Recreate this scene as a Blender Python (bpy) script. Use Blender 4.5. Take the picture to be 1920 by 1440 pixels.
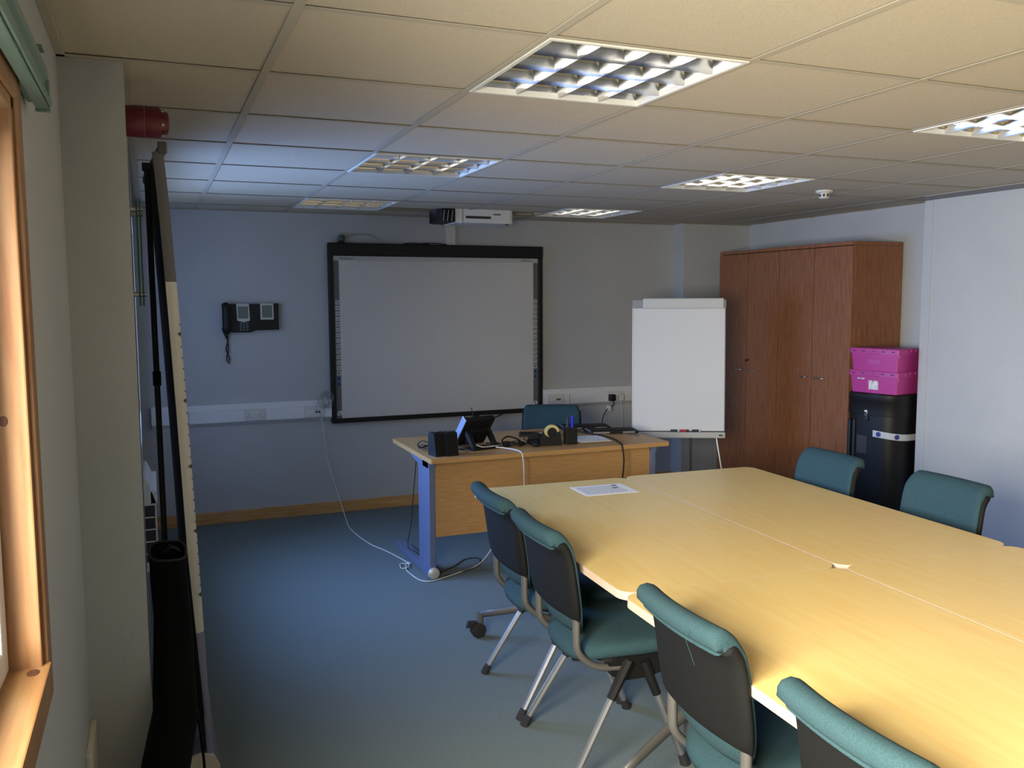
import bpy, bmesh, math, random
from mathutils import Vector, Matrix, Euler
random.seed(7)
S = bpy.context.scene
COL = S.collection
R = math.radians
for o in list(bpy.data.objects): bpy.data.objects.remove(o, do_unlink=True)

# ------------------------------------------------------------------ camera
F_PX = 1650.0
YAW, PITCH, ROLL = .3888, -.0952, -.0045
CAM = Vector((-.3247, -2.0087, 1.5976))
fwd = Vector((math.sin(YAW)*math.cos(PITCH), math.cos(YAW)*math.cos(PITCH), math.sin(PITCH)))
right = Vector((math.cos(YAW), -math.sin(YAW), 0)); up = right.cross(fwd)
r2 = right*math.cos(ROLL) + up*math.sin(ROLL); u2 = up*math.cos(ROLL) - right*math.sin(ROLL)
cd = bpy.data.cameras.new('camera'); cd.sensor_width = 36; cd.lens = F_PX/1920*36; cd.clip_start = .02
cam = bpy.data.objects.new('camera', cd); COL.objects.link(cam)
cam.matrix_world = Matrix(((r2.x, u2.x, -fwd.x, CAM.x), (r2.y, u2.y, -fwd.y, CAM.y), (r2.z, u2.z, -fwd.z, CAM.z), (0, 0, 0, 1)))
S.camera = cam

# ------------------------------------------------------------------ world, daylight, exposure
W = bpy.data.worlds.new('sky'); S.world = W; W.use_nodes = True
bg = W.node_tree.nodes['Background']; bg.inputs[0].default_value = (.62, .76, 1, 1); bg.inputs[1].default_value = 1.0
def window_light(name, x, y0, y1, z0, z1, power, col, turn=0, down=0, spread=130, n=5):
    """a row of upright daylight strips outside a window, each turned towards where its sky light travels"""
    w = (y1-y0)/n
    d = Vector((math.cos(R(turn))*math.cos(R(down)), math.sin(R(turn))*math.cos(R(down)), -math.sin(R(down))))
    for k in range(n):
        l = bpy.data.lights.new(name, 'AREA'); l.shape = 'RECTANGLE'; l.size = w; l.size_y = z1-z0
        l.energy = power/n; l.color = col; l.spread = R(spread)
        o = bpy.data.objects.new(name, l); COL.objects.link(o)
        o.location = (x, y0+w*(k+.5), (z0+z1)/2); o.rotation_euler = d.to_track_quat('-Z', 'Y').to_euler()
# overcast daylight standing outside the two windows of the left wall (cool one far, warmer one near)
window_light('daylight_far_window', -.80, 2.40, 4.1, .95, 1.98, 54, (.28, .48, 1.0), -36, 14, 130)
window_light('daylight_near_window', -.88, -2.60, -.75, 1.0, 1.95, 136, (1.0, .87, .66), 14, 19, 122)
vs = S.view_settings
vs.view_transform = 'Standard'; vs.look = 'None'; vs.gamma = 1; vs.use_curve_mapping = False; vs.exposure = .75

# ------------------------------------------------------------------ materials
def lin(h):
    h = h.lstrip('#'); c = [int(h[i:i+2], 16)/255 for i in (0, 2, 4)]
    return tuple(x/12.92 if x <= .04045 else ((x+.055)/1.055)**2.4 for x in c)+(1,)
MATS = {}
def mat(name, col, rough=.6, metal=0, noise=0, nscale=40, bump=0, bscale=200, spec=.5, trans=None, stretch=None, col2=None, coat=0):
    m = bpy.data.materials.new(name); m.use_nodes = True; MATS[name] = m
    nt = m.node_tree; b = nt.nodes['Principled BSDF']
    c = lin(col) if isinstance(col, str) else tuple(col)+(1,)
    b.inputs['Base Color'].default_value = c; b.inputs['Roughness'].default_value = rough
    b.inputs['Metallic'].default_value = metal; b.inputs['Specular IOR Level'].default_value = spec
    if coat: b.inputs['Coat Weight'].default_value = coat; b.inputs['Coat Roughness'].default_value = .15
    tc = nt.nodes.new('ShaderNodeTexCoord'); src = tc.outputs['Object']
    if stretch:
        mp = nt.nodes.new('ShaderNodeMapping'); mp.inputs['Scale'].default_value = stretch
        nt.links.new(src, mp.inputs[0]); src = mp.outputs[0]
    if noise or col2:
        n = nt.nodes.new('ShaderNodeTexNoise'); n.inputs['Scale'].default_value = nscale; n.inputs['Detail'].default_value = 5
        nt.links.new(src, n.inputs['Vector'])
        r = nt.nodes.new('ShaderNodeValToRGB'); r.color_ramp.elements[0].position = .3; r.color_ramp.elements[1].position = .7
        if col2: ca, cb = lin(col2), c
        else: ca = tuple(x*(1-noise) for x in c[:3])+(1,); cb = tuple(min(1, x*(1+noise)) for x in c[:3])+(1,)
        r.color_ramp.elements[0].color = ca; r.color_ramp.elements[1].color = cb
        nt.links.new(n.outputs['Fac'], r.inputs[0]); nt.links.new(r.outputs[0], b.inputs['Base Color'])
    if bump:
        n2 = nt.nodes.new('ShaderNodeTexNoise'); n2.inputs['Scale'].default_value = bscale; n2.inputs['Detail'].default_value = 3
        nt.links.new(tc.outputs['Object'], n2.inputs['Vector'])
        bp = nt.nodes.new('ShaderNodeBump'); bp.inputs['Strength'].default_value = bump; bp.inputs['Distance'].default_value = .002
        nt.links.new(n2.outputs['Fac'], bp.inputs['Height']); nt.links.new(bp.outputs[0], b.inputs['Normal'])
    return m
def glassy(name, tint=(.9, .97, .94), gl=.08):
    m = bpy.data.materials.new(name); m.use_nodes = True; MATS[name] = m; nt = m.node_tree
    for n in list(nt.nodes): nt.nodes.remove(n)
    o = nt.nodes.new('ShaderNodeOutputMaterial'); mx = nt.nodes.new('ShaderNodeMixShader'); t = nt.nodes.new('ShaderNodeBsdfTransparent')
    g = nt.nodes.new('ShaderNodeBsdfGlossy'); t.inputs[0].default_value = tint+(1,); g.inputs['Roughness'].default_value = .02
    mx.inputs[0].default_value = gl
    nt.links.new(t.outputs[0], mx.inputs[1]); nt.links.new(g.outputs[0], mx.inputs[2]); nt.links.new(mx.outputs[0], o.inputs[0])
mat('wall_paint', (.455, .465, .47), .85, noise=.03, nscale=3, bump=.35, bscale=160)
mat('tile', (.54, .475, .375), .95, noise=.05, nscale=140, bump=.5, bscale=260)
mat('tee', (.45, .41, .34), .9, spec=.1)
mat('carpet', (.17, .205, .205), 1, noise=.22, nscale=240, bump=.9, bscale=420, spec=.1)
mat('maple', (.84, .63, .27), .36, col2='#eac57c', nscale=6, stretch=(6, .5, 6), spec=.5)
mat('edge_band', (.60, .46, .36), .5)
mat('beech', (.52, .315, .14), .45, col2='#b78447', nscale=14, stretch=(.7, 9, 9))
mat('beech_up', (.29, .135, .066), .5, col2='#80492b', nscale=9, stretch=(9, 9, .7))
mat('pine', (.34, .195, .095), .55, col2='#8c5d38', nscale=8, stretch=(9, 9, .6))
mat('pine_h', (.36, .215, .10), .55, col2='#92653a', nscale=8, stretch=(9, .6, 9))
mat('pine_x', (.62, .38, .15), .5, col2='#b98040', nscale=8, stretch=(.6, 9, 9))
mat('knot', (.10, .035, .02), .6)
mat('teal', (.030, .066, .080), .9, noise=.18, nscale=260, bump=.6, bscale=700, spec=.2)
mat('shell', (.007, .007, .0075), .7, bump=.3, bscale=500, spec=.2)
mat('black', (.007, .007, .0075), .5, spec=.35)
mat('black_soft', (.0025, .0025, .0028), .95, noise=.2, nscale=60, spec=.15)
mat('rubber', (.015, .015, .018), .8)
mat('silver', (.42, .42, .44), .38, .85)
mat('grey_tube', (.125, .118, .113), .5, .3)
mat('chrome', (.75, .75, .77), .12, 1)
mat('alu', (.56, .56, .57), .19, 1)
mat('lamp_white', (.78, .78, .76), .5)
mat('desk_metal', (.20, .24, .40), .4, .45)
mat('desk_metal_l', (.62, .58, .50), .4, .3)
mat('white_plastic', (.72, .73, .74), .4)
mat('cream_plastic', (.70, .66, .56), .5)
mat('off_white', (.62, .61, .58), .6)
mat('board_white', (.60, .585, .56), .32, noise=.015, nscale=3)
mat('flip_white', (.74, .74, .73), .16)
mat('strip_grey', (.13, .125, .12), .5)
mat('header_grey', (.50, .49, .46), .45)
mat('ink', (.03, .03, .035), .6)
mat('paper', (.82, .80, .76), .8)
mat('blue_icon', (.10, .16, .42), .5)
mat('lcd', (.13, .16, .13), .25)
mat('red_alarm', (.12, .006, .014), .4)
mat('banner_back', (.17, .168, .172), .95, spec=.1)
mat('banner_white', (.66, .63, .57), .55)
mat('banner_lav', (.25, .25, .36), .55)
mat('pole', (.10, .10, .104), .6)
mat('green_rail', (.20, .30, .25), .4, .2)
mat('pink', (.42, .04, .24), .42)
mat('sticker', (.62, .60, .62), .6, noise=.3, nscale=60)
mat('blue_plastic', (.012, .02, .45), .3)
mat('blue_dot', (.03, .04, .25), .4)
mat('tape_clear', (.55, .57, .62), .15)
mat('tape_yellow', (.62, .54, .24), .25)
mat('phone_blue', (.28, .34, .52), .2)
mat('cable_white', (.72, .70, .66), .5)
mat('cable_grey', (.30, .31, .31), .5)
mat('red', (.45, .03, .04), .4)
mat('dark_gap', (.02, .02, .02), .9)
glassy('pane', (.95, .98, 1), .05); glassy('sign_glass', (.72, .86, .80), .12)
mat('glass_edge', (.03, .09, .075), .1)

# ------------------------------------------------------------------ mesh helpers
def box(bm, x0, x1, y0, y1, z0, z1, bev=0, M=None, seg=2):
    t = bmesh.new(); bmesh.ops.create_cube(t, size=1)
    for v in t.verts:
        v.co = Vector((x0+(v.co.x+.5)*(x1-x0), y0+(v.co.y+.5)*(y1-y0), z0+(v.co.z+.5)*(z1-z0)))
    if bev: bmesh.ops.bevel(t, geom=list(t.edges), offset=bev, segments=seg, profile=.5, affect='EDGES')
    if M: bmesh.ops.transform(t, matrix=M, verts=t.verts)
    me = bpy.data.meshes.new('t'); t.to_mesh(me); t.free(); bm.from_mesh(me); bpy.data.meshes.remove(me)
    return bm
def prism(bm, pts, axis, a, b, M=None):
    """polygon pts (two coordinates) extruded along axis from a to b"""
    def P(p, h):
        if axis == 'x': v = Vector((h, p[0], p[1]))
        elif axis == 'y': v = Vector((p[0], h, p[1]))
        else: v = Vector((p[0], p[1], h))
        return M @ v if M else v
    A = [bm.verts.new(P(p, a)) for p in pts]; B = [bm.verts.new(P(p, b)) for p in pts]; n = len(pts)
    bm.faces.new(A); bm.faces.new(B[::-1])
    for i in range(n): bm.faces.new((A[i], B[i], B[(i+1) % n], A[(i+1) % n]))
    return bm
def catmull(pts, k=6):
    P = [Vector(p) for p in pts]
    if len(P) < 3: return P
    Q = [2*P[0]-P[1]]+P+[2*P[-1]-P[-2]]; out = []
    for i in range(1, len(Q)-2):
        a, b, c, d = Q[i-1:i+3]
        for j in range(k):
            t = j/k
            out.append(.5*((2*b)+(c-a)*t+(2*a-5*b+4*c-d)*t*t+(3*b-a-3*c+d)*t*t*t))
    return out+[P[-1]]
def tube(bm, pts, r, n=8, smooth=0, flat=1.0, r_end=None):
    P = catmull(pts, smooth) if smooth else [Vector(p) for p in pts]
    rings = []; N = None; L = len(P)
    for i, p in enumerate(P):
        T = (P[min(i+1, L-1)]-P[max(i-1, 0)])
        T = T.normalized() if T.length > 1e-9 else Vector((0, 0, 1))
        if N is None:
            N = T.orthogonal().normalized() if abs(T.y) > .9 else T.cross(Vector((0, 1, 0))).normalized()
        N = (N-T*N.dot(T)).normalized(); B = T.cross(N)
        rr = r if r_end is None else r+(r_end-r)*i/(L-1)
        rings.append([bm.verts.new(p+N*(rr*math.cos(2*math.pi*k/n))+B*(rr*flat*math.sin(2*math.pi*k/n))) for k in range(n)])
    for a, b in zip(rings, rings[1:]):
        for k in range(n): bm.faces.new((a[k], a[(k+1) % n], b[(k+1) % n], b[k]))
    bm.faces.new(rings[0][::-1]); bm.faces.new(rings[-1])
    return bm
def lathe(bm, prof, n=20, M=None):
    """prof: (r, z) list turned about z"""
    rings = []
    for r, z in prof:
        ring = []
        for k in range(n):
            v = Vector((max(r, 1e-5)*math.cos(2*math.pi*k/n), max(r, 1e-5)*math.sin(2*math.pi*k/n), z))
            ring.append(bm.verts.new(M @ v if M else v))
        rings.append(ring)
    for a, b in zip(rings, rings[1:]):
        for k in range(n): bm.faces.new((a[k], a[(k+1) % n], b[(k+1) % n], b[k]))
    bm.faces.new(rings[0][::-1]); bm.faces.new(rings[-1])
    return bm
def superell(bm, c, a, b, h, e1=.6, e2=.6, nu=24, nv=10, fn=None):
    sg = lambda w, e: math.copysign(abs(w)**e, w)
    rings = []
    for j in range(nv+1):
        ph = -math.pi/2+math.pi*j/nv
        rings.append([])
        for i in range(nu):
            th = 2*math.pi*i/nu
            v = Vector((a*sg(math.cos(ph), e1)*sg(math.cos(th), e2), b*sg(math.cos(ph), e1)*sg(math.sin(th), e2), h*sg(math.sin(ph), e1)))
            if fn: v = fn(v)
            rings[-1].append(bm.verts.new(v+Vector(c)))
    for p, q in zip(rings, rings[1:]):
        for i in range(nu): bm.faces.new((p[i], p[(i+1) % nu], q[(i+1) % nu], q[i]))
    bmesh.ops.remove_doubles(bm, verts=bm.verts, dist=1e-5)
    return bm
def rrect(x0, x1, y0, y1, r, n=6):
    out = []
    for cx, cy, a in ((x1-r, y0+r, -90), (x1-r, y1-r, 0), (x0+r, y1-r, 90), (x0+r, y0+r, 180)):
        for i in range(n+1):
            t = R(a+90*i/n); out.append((cx+r*math.cos(t), cy+r*math.sin(t)))
    return out
def sheet(bm, rows):
    V = [[bm.verts.new(Vector(p)) for p in r] for r in rows]
    for a, b in zip(V, V[1:]):
        for i in range(len(a)-1): bm.faces.new((a[i], a[i+1], b[i+1], b[i]))
    return bm
NB = bmesh.new
def obj(name, bm, m, parent=None, smooth=False, label=None):
    bmesh.ops.recalc_face_normals(bm, faces=bm.faces)
    me = bpy.data.meshes.new(name); bm.to_mesh(me); bm.free()
    return obj_me(name, me, m, parent, smooth, label)
def obj_me(name, me, m, parent=None, smooth=False, label=None):
    if not me.materials: me.materials.append(MATS[m])
    if smooth:
        for p in me.polygons: p.use_smooth = True
        if smooth is not True:
            try: me.set_sharp_from_angle(angle=R(smooth))
            except Exception: pass
    o = bpy.data.objects.new(name, me); COL.objects.link(o)
    if parent: o.parent = parent
    if label: o['label'] = label
    return o
def tag(o, label, cat, group=None):
    o['label'] = label; o['category'] = cat
    if group: o['group'] = group
    return o
def thing(name, label, cat, loc=(0, 0, 0), rz=0, group=None):
    o = bpy.data.objects.new(name, None); COL.objects.link(o); o.empty_display_size = .05
    o.location = loc; o.rotation_euler = (0, 0, rz)
    return tag(o, label, cat, group)
def struct(name, bm, m, label=None):
    o = obj(name, bm, m); o['kind'] = 'structure'
    if label: o['label'] = label
    return o
def dup(root, loc, rz, label):
    r = root.copy(); COL.objects.link(r); r.location = loc; r.rotation_euler = (0, 0, rz); r['label'] = label
    for ch in root.children:
        c = ch.copy(); COL.objects.link(c); c.parent = r
        for g in ch.children:
            d = g.copy(); COL.objects.link(d); d.parent = c
    return r
def text(name, s, size, m, parent, M):
    cu = bpy.data.curves.new(name, 'FONT'); cu.body = s; cu.size = size; cu.extrude = .0002
    o = bpy.data.objects.new(name, cu); COL.objects.link(o)
    bpy.context.view_layer.update()
    me = bpy.data.meshes.new_from_object(o.evaluated_get(bpy.context.evaluated_depsgraph_get()))
    bpy.data.objects.remove(o, do_unlink=True); me.transform(M)
    me.materials.clear()
    return obj_me(name, me, m, parent)

# ------------------------------------------------------------------ the room
H = 2.235; YB = 4.57; XL = -.523; YP = .61; XP = -.365; XPB = -.41; XR = 4.22; YR = 2.2; XR2 = 4.56; YF = -3.2
struct('floor', box(NB(), -.75, 4.7, YF-.1, YB+.1, -.1, 0), 'carpet', 'blue grey carpet')
wb = struct('wall_back', box(NB(), -.75, 4.7, YB, YB+.12, 0, H+.1), 'wall_paint')
struct('wall_front', box(NB(), -.75, 4.7, YF-.12, YF, 0, H+.1), 'wall_paint')
# left wall near the camera, with window opening y -2.4..-.40, z .97..1.93
WY0, WY1, WZ0, WZ1 = -2.40, -.335, .96, 1.93
bm = NB(); box(bm, XL-.22, XL, YF, WY0, 0, H+.1); box(bm, XL-.22, XL, WY1, YP, 0, H+.1)
box(bm, XL-.22, XL, WY0, WY1, 0, WZ0); box(bm, XL-.22, XL, WY0, WY1, WZ1, H+.1); struct('wall_left', bm, 'wall_paint')
# thicker wall beyond, with its own window seen edge-on
bm = NB(); F0, F1, FZ0, FZ1 = 2.3, 3.95, .92, 2.0
def xw(y): return XP+(XPB-XP)*(y-YP)/(YB-YP)
def wpiece(y0, y1, z0, z1): prism(bm, [(-.60, y0), (xw(y0), y0), (xw(y1), y1), (-.60, y1)], 'z', z0, z1)
wpiece(YP, F0, 0, H+.1); wpiece(F1, YB, 0, H+.1); wpiece(F0, F1, 0, FZ0); wpiece(F0, F1, FZ1, H+.1)
struct('wall_left_far', bm, 'wall_paint')
struct('wall_right', box(NB(), XR, XR2+.2, YF, YR, 0, H+.1), 'wall_paint', 'pale partition wall beside the table')
struct('wall_right_far', box(NB(), XR2, XR2+.2, YR, YB, 0, H+.1), 'wall_paint')
struct('wall_column', box(NB(), 3.885, XR2, 4.41, YB, 0, H+.1), 'wall_paint', 'boxed column in the far corner')
struct('trim_1', box(NB(), XR-.006, XR+.02, YR-.06, YR+.006, 0, H-.03, .002), 'wall_paint', 'corner bead at partition end')
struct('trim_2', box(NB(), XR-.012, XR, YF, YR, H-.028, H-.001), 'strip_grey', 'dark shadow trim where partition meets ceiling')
struct('baseboard_back', box(NB(), XPB, 3.885, YB-.018, YB, 0, .085, .003), 'pine_x', 'pine skirting board')
struct('baseboard_column', box(NB(), 3.87, 4.1, 4.395, 4.41, 0, .07, .003), 'black')
struct('baseboard_left', box(NB(), XL, XL+.014, .40, YP-.001, 0, .44, .003), 'cream_plastic', 'pale boxed pipe casing in the corner')

# ceiling: tees, then each tile
ceil = struct('ceiling', box(NB(), -.75, 4.7, YF-.1, YB+.1, H+.25, H+.3), 'dark_gap', 'suspended tile ceiling')
TW = .012
xs = [XL]+[.6*i for i in range(0, 8)]+[XR2]; ys = [YF]+[.6*i for i in range(-5, 8)]+[YB]
LIGHTS = [(.6, 0), (.6, 1.8), (.6, 3.6), (2.4, 0), (2.4, 1.8), (2.4, 3.6)]
tile_me = {}
for i in range(len(xs)-1):
    for j in range(len(ys)-1):
        x0, x1, y0, y1 = xs[i], xs[i+1], ys[j], ys[j+1]
        if any(abs(x0-a) < .01 and abs(y0-b) < .01 for a, b in LIGHTS): continue
        if x0 > 4.15 and y1 < YR-.01: continue
        if abs(x0-1.8) < .01 and abs(y0-3.6) < .01 or abs(x0-1.2) < .01 and abs(y0-3.6) < .01:
            y1 -= .17        # tile cut short behind the projector
        w, d = round(x1-x0, 3), round(y1-y0, 3)
        if (w, d) not in tile_me:
            b = NB(); box(b, .0035, w-.0035, .0035, d-.0035, .003, .018, .0022, seg=1)
            me = bpy.data.meshes.new('ceiling_tile'); b.to_mesh(me); b.free(); tile_me[(w, d)] = me
        t = obj_me('ceiling_tile', tile_me[(w, d)], 'tile', ceil); t.location = (x0, y0, H)
for x in xs[1:-1]:
    y1 = YR if x > XR else YB
    obj('ceiling_tee', box(NB(), x-TW, x+TW, YF, YB, H-.0015, H+.0005, .0006, seg=1), 'tee', ceil)
for y in ys[1:-1]:
    for i in range(len(xs)-1):
        obj('ceiling_tee', box(NB(), xs[i]+TW, xs[i+1]-TW, y-TW, y+TW, H-.001, H+.0005, .0005, seg=1), 'tee', ceil)
for a in ((XL, XL+.022, YF, YP), (xw(2), xw(2)+.03, YP, YB), (XL, XR2, YB-.022, YB), (XL, XP+.022, YP-.022, YP), (XR-.022, XR, YF, YR), (3.86, XR2, 4.388, 4.41)):
    obj('wall_angle', box(NB(), *a, H-.004, H+.001, .001, seg=1), 'tee', ceil)

# ------------------------------------------------------------------ windows
w1 = struct('window_1', box(NB(), XL-.10, XL-.085, WY0+.06, WY1-.05, WZ0+.055, WZ1-.055), 'pane', 'near window in pine lining')
def wpart(n, m, *a, bev=.003): return obj(n, box(NB(), *a, bev), m, w1)
AW = .045
wpart('jamb_lining', 'pine', XL-.052, XL+.004, WY1-.022, WY1, WZ0, WZ1); wpart('jamb_lining', 'pine', XL-.052, XL+.004, WY0, WY0+.022, WZ0, WZ1)
wpart('head_lining', 'pine_h', XL-.052, XL+.004, WY0, WY1, WZ1-.022, WZ1)
wpart('sill_board', 'pine_h', XL-.052, XL+.016, WY0, WY1-.001, WZ0-.004, WZ0+.016)
wpart('architrave', 'pine', XL, XL+.012, WY1-.004, WY1+AW, WZ0-.06, WZ1+AW, bev=.005)
wpart('architrave', 'pine', XL, XL+.012, WY0-AW, WY0+.004, WZ0-.06, WZ1+AW, bev=.005)
wpart('architrave', 'pine_h', XL, XL+.012, WY0, WY1-.005, WZ1-.002, WZ1+AW, bev=.005)
wpart('apron_board', 'pine_h', XL, XL+.012, WY0, WY1-.005, WZ0-.06, WZ0-.005, bev=.005)
for a in ((WY0+.02, WY0+.075, WZ0+.016, WZ1-.022), (WY1-.075, WY1-.022, WZ0+.016, WZ1-.022), (-1.40, -1.33, WZ0+.07, WZ1-.075)):
    wpart('sash_bar', 'white_plastic', XL-.115, XL-.046, *a, bev=.006)
for z in (WZ0+.016, WZ1-.075): wpart('sash_bar', 'white_plastic', XL-.114, XL-.047, WY0+.076, WY1-.076, z, z+.055, bev=.006)
for z, xx, s in ((1.402, -.556, .007), (1.79, -.552, .0045)):
    b = NB(); superell(b, (xx, WY1-.0225, z), s, .0012, s*1.25, 1, 1, 14, 8); obj('knot', b, 'knot', w1, True)
b = NB(); superell(b, (XL-.008, WY1-.045, WZ0+.0162), .010, .016, .0012, 1, 1, 14, 8); obj('knot', b, 'knot', w1, True)
w2 = struct('window_2', box(NB(), -.535, -.525, F0+.06, F1-.06, FZ0+.06, FZ1-.06), 'pane', 'far window seen edge-on')
for a in ((F0, F0+.06, FZ0, FZ1), (F1-.06, F1, FZ0, FZ1), (3.09, 3.15, FZ0+.06, FZ1-.06)): obj('sash_bar', box(NB(), -.56, -.50, *a, .004), 'white_plastic', w2)
for z in (FZ0, FZ1-.06): obj('sash_bar', box(NB(), -.559, -.501, F0+.06, F1-.06, z, z+.06, .004), 'white_plastic', w2)
# green vertical blind head rail
t = thing('blind_head_rail', 'green aluminium blind head rail above the pine window', 'blind rail', (XL+.004, -.12, 1.955))
prof = [(.0, .012), (.014, .012), (.014, 0), (.034, 0), (.034, .016), (.030, .02), (.030, .05), (.036, .056), (.036, .074), (.012, .09), (0, .09)]
obj('rail', prism(NB(), prof, 'y', -2.35, 0), 'green_rail', t)
obj('rail_lip', box(NB(), .0345, .040, -2.35, .0, .006, .020, .0015), 'green_rail', t)
obj('end_cap', box(NB(), .012, .038, 0, .006, -.004, .055, .002), 'green_rail', t)
for k in range(3): obj('bracket', box(NB(), 0, .038, -.10-.6*k, -.06-.6*k, .088, .094, .001), 'green_rail', t)

# ------------------------------------------------------------------ recessed ceiling lights
def light(x, y, label, first=[]):
    loc = (x+.3, y+.3, H)
    if first:
        dup(first[0], loc, 0, label); return
    t = thing('ceiling_light', label, 'ceiling light', loc, 0, 'recessed louvre lights')
    first.append(t)
    a = .286
    b = NB()
    for s in (-1, 1):
        box(b, s*a-.003 if s > 0 else -a-.009, s*a+.009 if s > 0 else -a+.003, -a-.009, a+.009, -.005, .02)
        box(b, -a, a, s*a-.003 if s > 0 else -a-.009, s*a+.009 if s > 0 else -a+.003, -.005, .02)
    obj('trim_frame', b, 'lamp_white', t)
    b = NB(); box(b, -a-.005, a+.005, -a-.005, a+.005, .098, .104)
    for s in (-1, 1):
        box(b, s*(a+.003)-.002, s*(a+.003)+.002, -a, a, .02, .1); box(b, -a, a, s*(a+.003)-.002, s*(a+.003)+.002, .02, .1)
    obj('housing', b, 'lamp_white', t)
    c = 2*a/4
    for k in range(4):
        xx = -a+c*(k+.5)
        obj('lamp_tube', tube(NB(), [(xx, -a+.01, .078), (xx, a-.01, .078)], .012, 12), 'lamp_white', t, True)
    def par(w, h, n=7):
        L = [(-.0012-(w-.0012)*(i/n)**1.9, -.002+h*i/n) for i in range(n+1)]
        return [(-p, q) for p, q in L][::-1]+L
    for k in range(5):
        xx = -a+c*k; P = par(.026, .058)
        if k == 0: P = [(max(0, p), q) for p, q in P][:8]+[(0, -.002), (0, .056)]
        if k == 4: P = [(0, .056), (0, -.002)]+[(p, q) for p, q in P if p <= 0]
        P = [(p+xx, q) for p, q in P]
        obj('side_reflector', prism(NB(), P, 'y', -a, a), 'alu', t, 30)
    for k in range(5):
        yy = -a+c*k; P = par(.021, .052)
        if k == 0: P = [(max(0, p), q) for p, q in P][:8]+[(0, -.002), (0, .05)]
        if k == 4: P = [(0, .05), (0, -.002)]+[(p, q) for p, q in P if p <= 0]
        P = [(p+yy, q+.0006) for p, q in P]
        for q in range(4):
            obj('cross_blade', prism(NB(), P, 'x', -a+c*q+.0012, -a+c*(q+1)-.0012), 'alu', t, 30)
LL = ['louvre ceiling light above the joined tables, nearest the green blind rail', 'louvre ceiling light midway between the window and the whiteboard',
      'louvre ceiling light next to the whiteboard wall, on the telephone side of the projector', 'louvre ceiling light above the tables beside the pale partition',
      'louvre ceiling light beside the smoke detector', 'louvre ceiling light between the projector and the corner column, next to the wall']
for (x, y), l in zip(LIGHTS, LL): light(x, y, l)
# smoke detector
t = thing('smoke_detector', 'white round smoke detector on the ceiling tiles', 'smoke detector', (3.40, 2.19, H))
obj('base', lathe(NB(), [(.05, 0), (.05, -.012), (.045, -.016)], 24), 'off_white', t, 40)
d = obj('sensor_head', lathe(NB(), [(.030, -.014), (.030, -.042), (.024, -.048), (.005, -.049)], 24), 'off_white', t, 40)
for k in range(8):
    a = k*math.pi/4; obj('vent_slot', box(NB(), -.006, .006, -.002, .002, -.038, -.022, M=Matrix.Rotation(a, 4, 'Z') @ Matrix.Translation((0, -.0297, 0))), 'ink', d)

# ------------------------------------------------------------------ left wall: alarm, glass sign, heater
t = thing('fire_alarm_sounder', 'red fire alarm sounder fixed high above the roll-up banner', 'fire alarm', (xw(.8), .80, 2.114))
Mx = Matrix.Rotation(R(90), 4, 'Y')
obj('base', lathe(NB(), [(.044, 0), (.044, .048), (.043, .05)], 24, Mx), 'red_alarm', t, 40)
obj('sounder_body', lathe(NB(), [(.044, .051), (.044, .088), (.036, .098), (.031, .112), (.024, .116), (.005, .117)], 24, Mx), 'red_alarm', t, 40)
for k in range(10):
    a = k*math.pi/5; obj('sound_slot', box(NB(), .094, .102, -.003, .003, .0335, .0375, M=Matrix.Rotation(a, 4, 'X')), 'off_white' if k % 2 else 'ink', t)
obj('knockout', lathe(NB(), [(.010, .0435), (.010, .0452)], 14, Matrix.Translation((.022, 0, 0)) @ Matrix.Rotation(R(90), 4, 'X')), 'red_alarm', t)
t = thing('glass_sign_holder', 'clear two-plate glass sign holder on steel standoffs beside the banner', 'sign holder', (xw(1.0), 1.0, 1.60))
for k, x in enumerate((.016, .026)):
    g = obj('glass_plate', box(NB(), x, x+.004, .0, .22, -.015, .315), 'sign_glass', t)
    obj('plate_edge', box(NB(), x-.0002, x+.0042, -.0012, 0, -.015, .315), 'glass_edge', g)
for z in (.02, .285):
    for y in (.015, .20):
        obj('standoff', tube(NB(), [(0, y, z), (.036, y, z)], .008, 12), 'chrome', t, 40)
t = thing('wall_heater', 'white electric convector heater with black grille behind the roll-up banner', 'heater', (xw(2.7), 2.55, .28))
prof = [(0, 0), (.045, 0), (.055, .03), (.055, .34), (.030, .42), (.012, .46), (0, .46)]
obj('casing', prism(NB(), prof, 'y', 0, .55), 'white_plastic', t)
obj('grille_panel', box(NB(), .0, .048, -.006, .0, .05, .33), 'ink', t)
for z in (.09, .15, .21, .27): obj('grille_bar', box(NB(), 0, .05, -.009, -.006, z, z+.006), 'white_plastic', t)
obj('top_flap', box(NB(), .028, .060, 0, .55, .335, .40, .004), 'white_plastic', t)

# ------------------------------------------------------------------ roll-up banner, its black bag
t = thing('roll_up_banner', 'tall roll-up banner stand standing edge-on between the wall and the carpet aisle', 'banner', (-.225, 1.0, 0))
BW, NT = .80, 24
def bx_(z): return -.045+.085*max(0, 1-z/2.09)**.7   # the sheet leans a little
def brow(z, n=20):
    out = []
    for i in range(n+1):
        s = i/n
        out.append((bx_(z)-.05*s-.008*math.sin(s*math.pi), .03+s*BW, z))
    return out
def curl(z):
    x = bx_(z); return [(x, .03, z), (x-.006, .017, z), (x-.020, .009, z), (x-.034*min(1, z/1.2+.35), .010, z)]
zs = [.06+(2.064-.06)*k/NT for k in range(NT+1)]
obj('banner_sheet', sheet(NB(), [brow(z) for z in zs]), 'banner_back', t, True, label='dark grey back of the banner sheet')
def band(n, z0, z1, m, lab):
    k = 8; q = [curl(z0+(z1-z0)*i/k) for i in range(k+1)]
    obj(n, sheet(NB(), q), m, t, True, label=lab)
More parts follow.
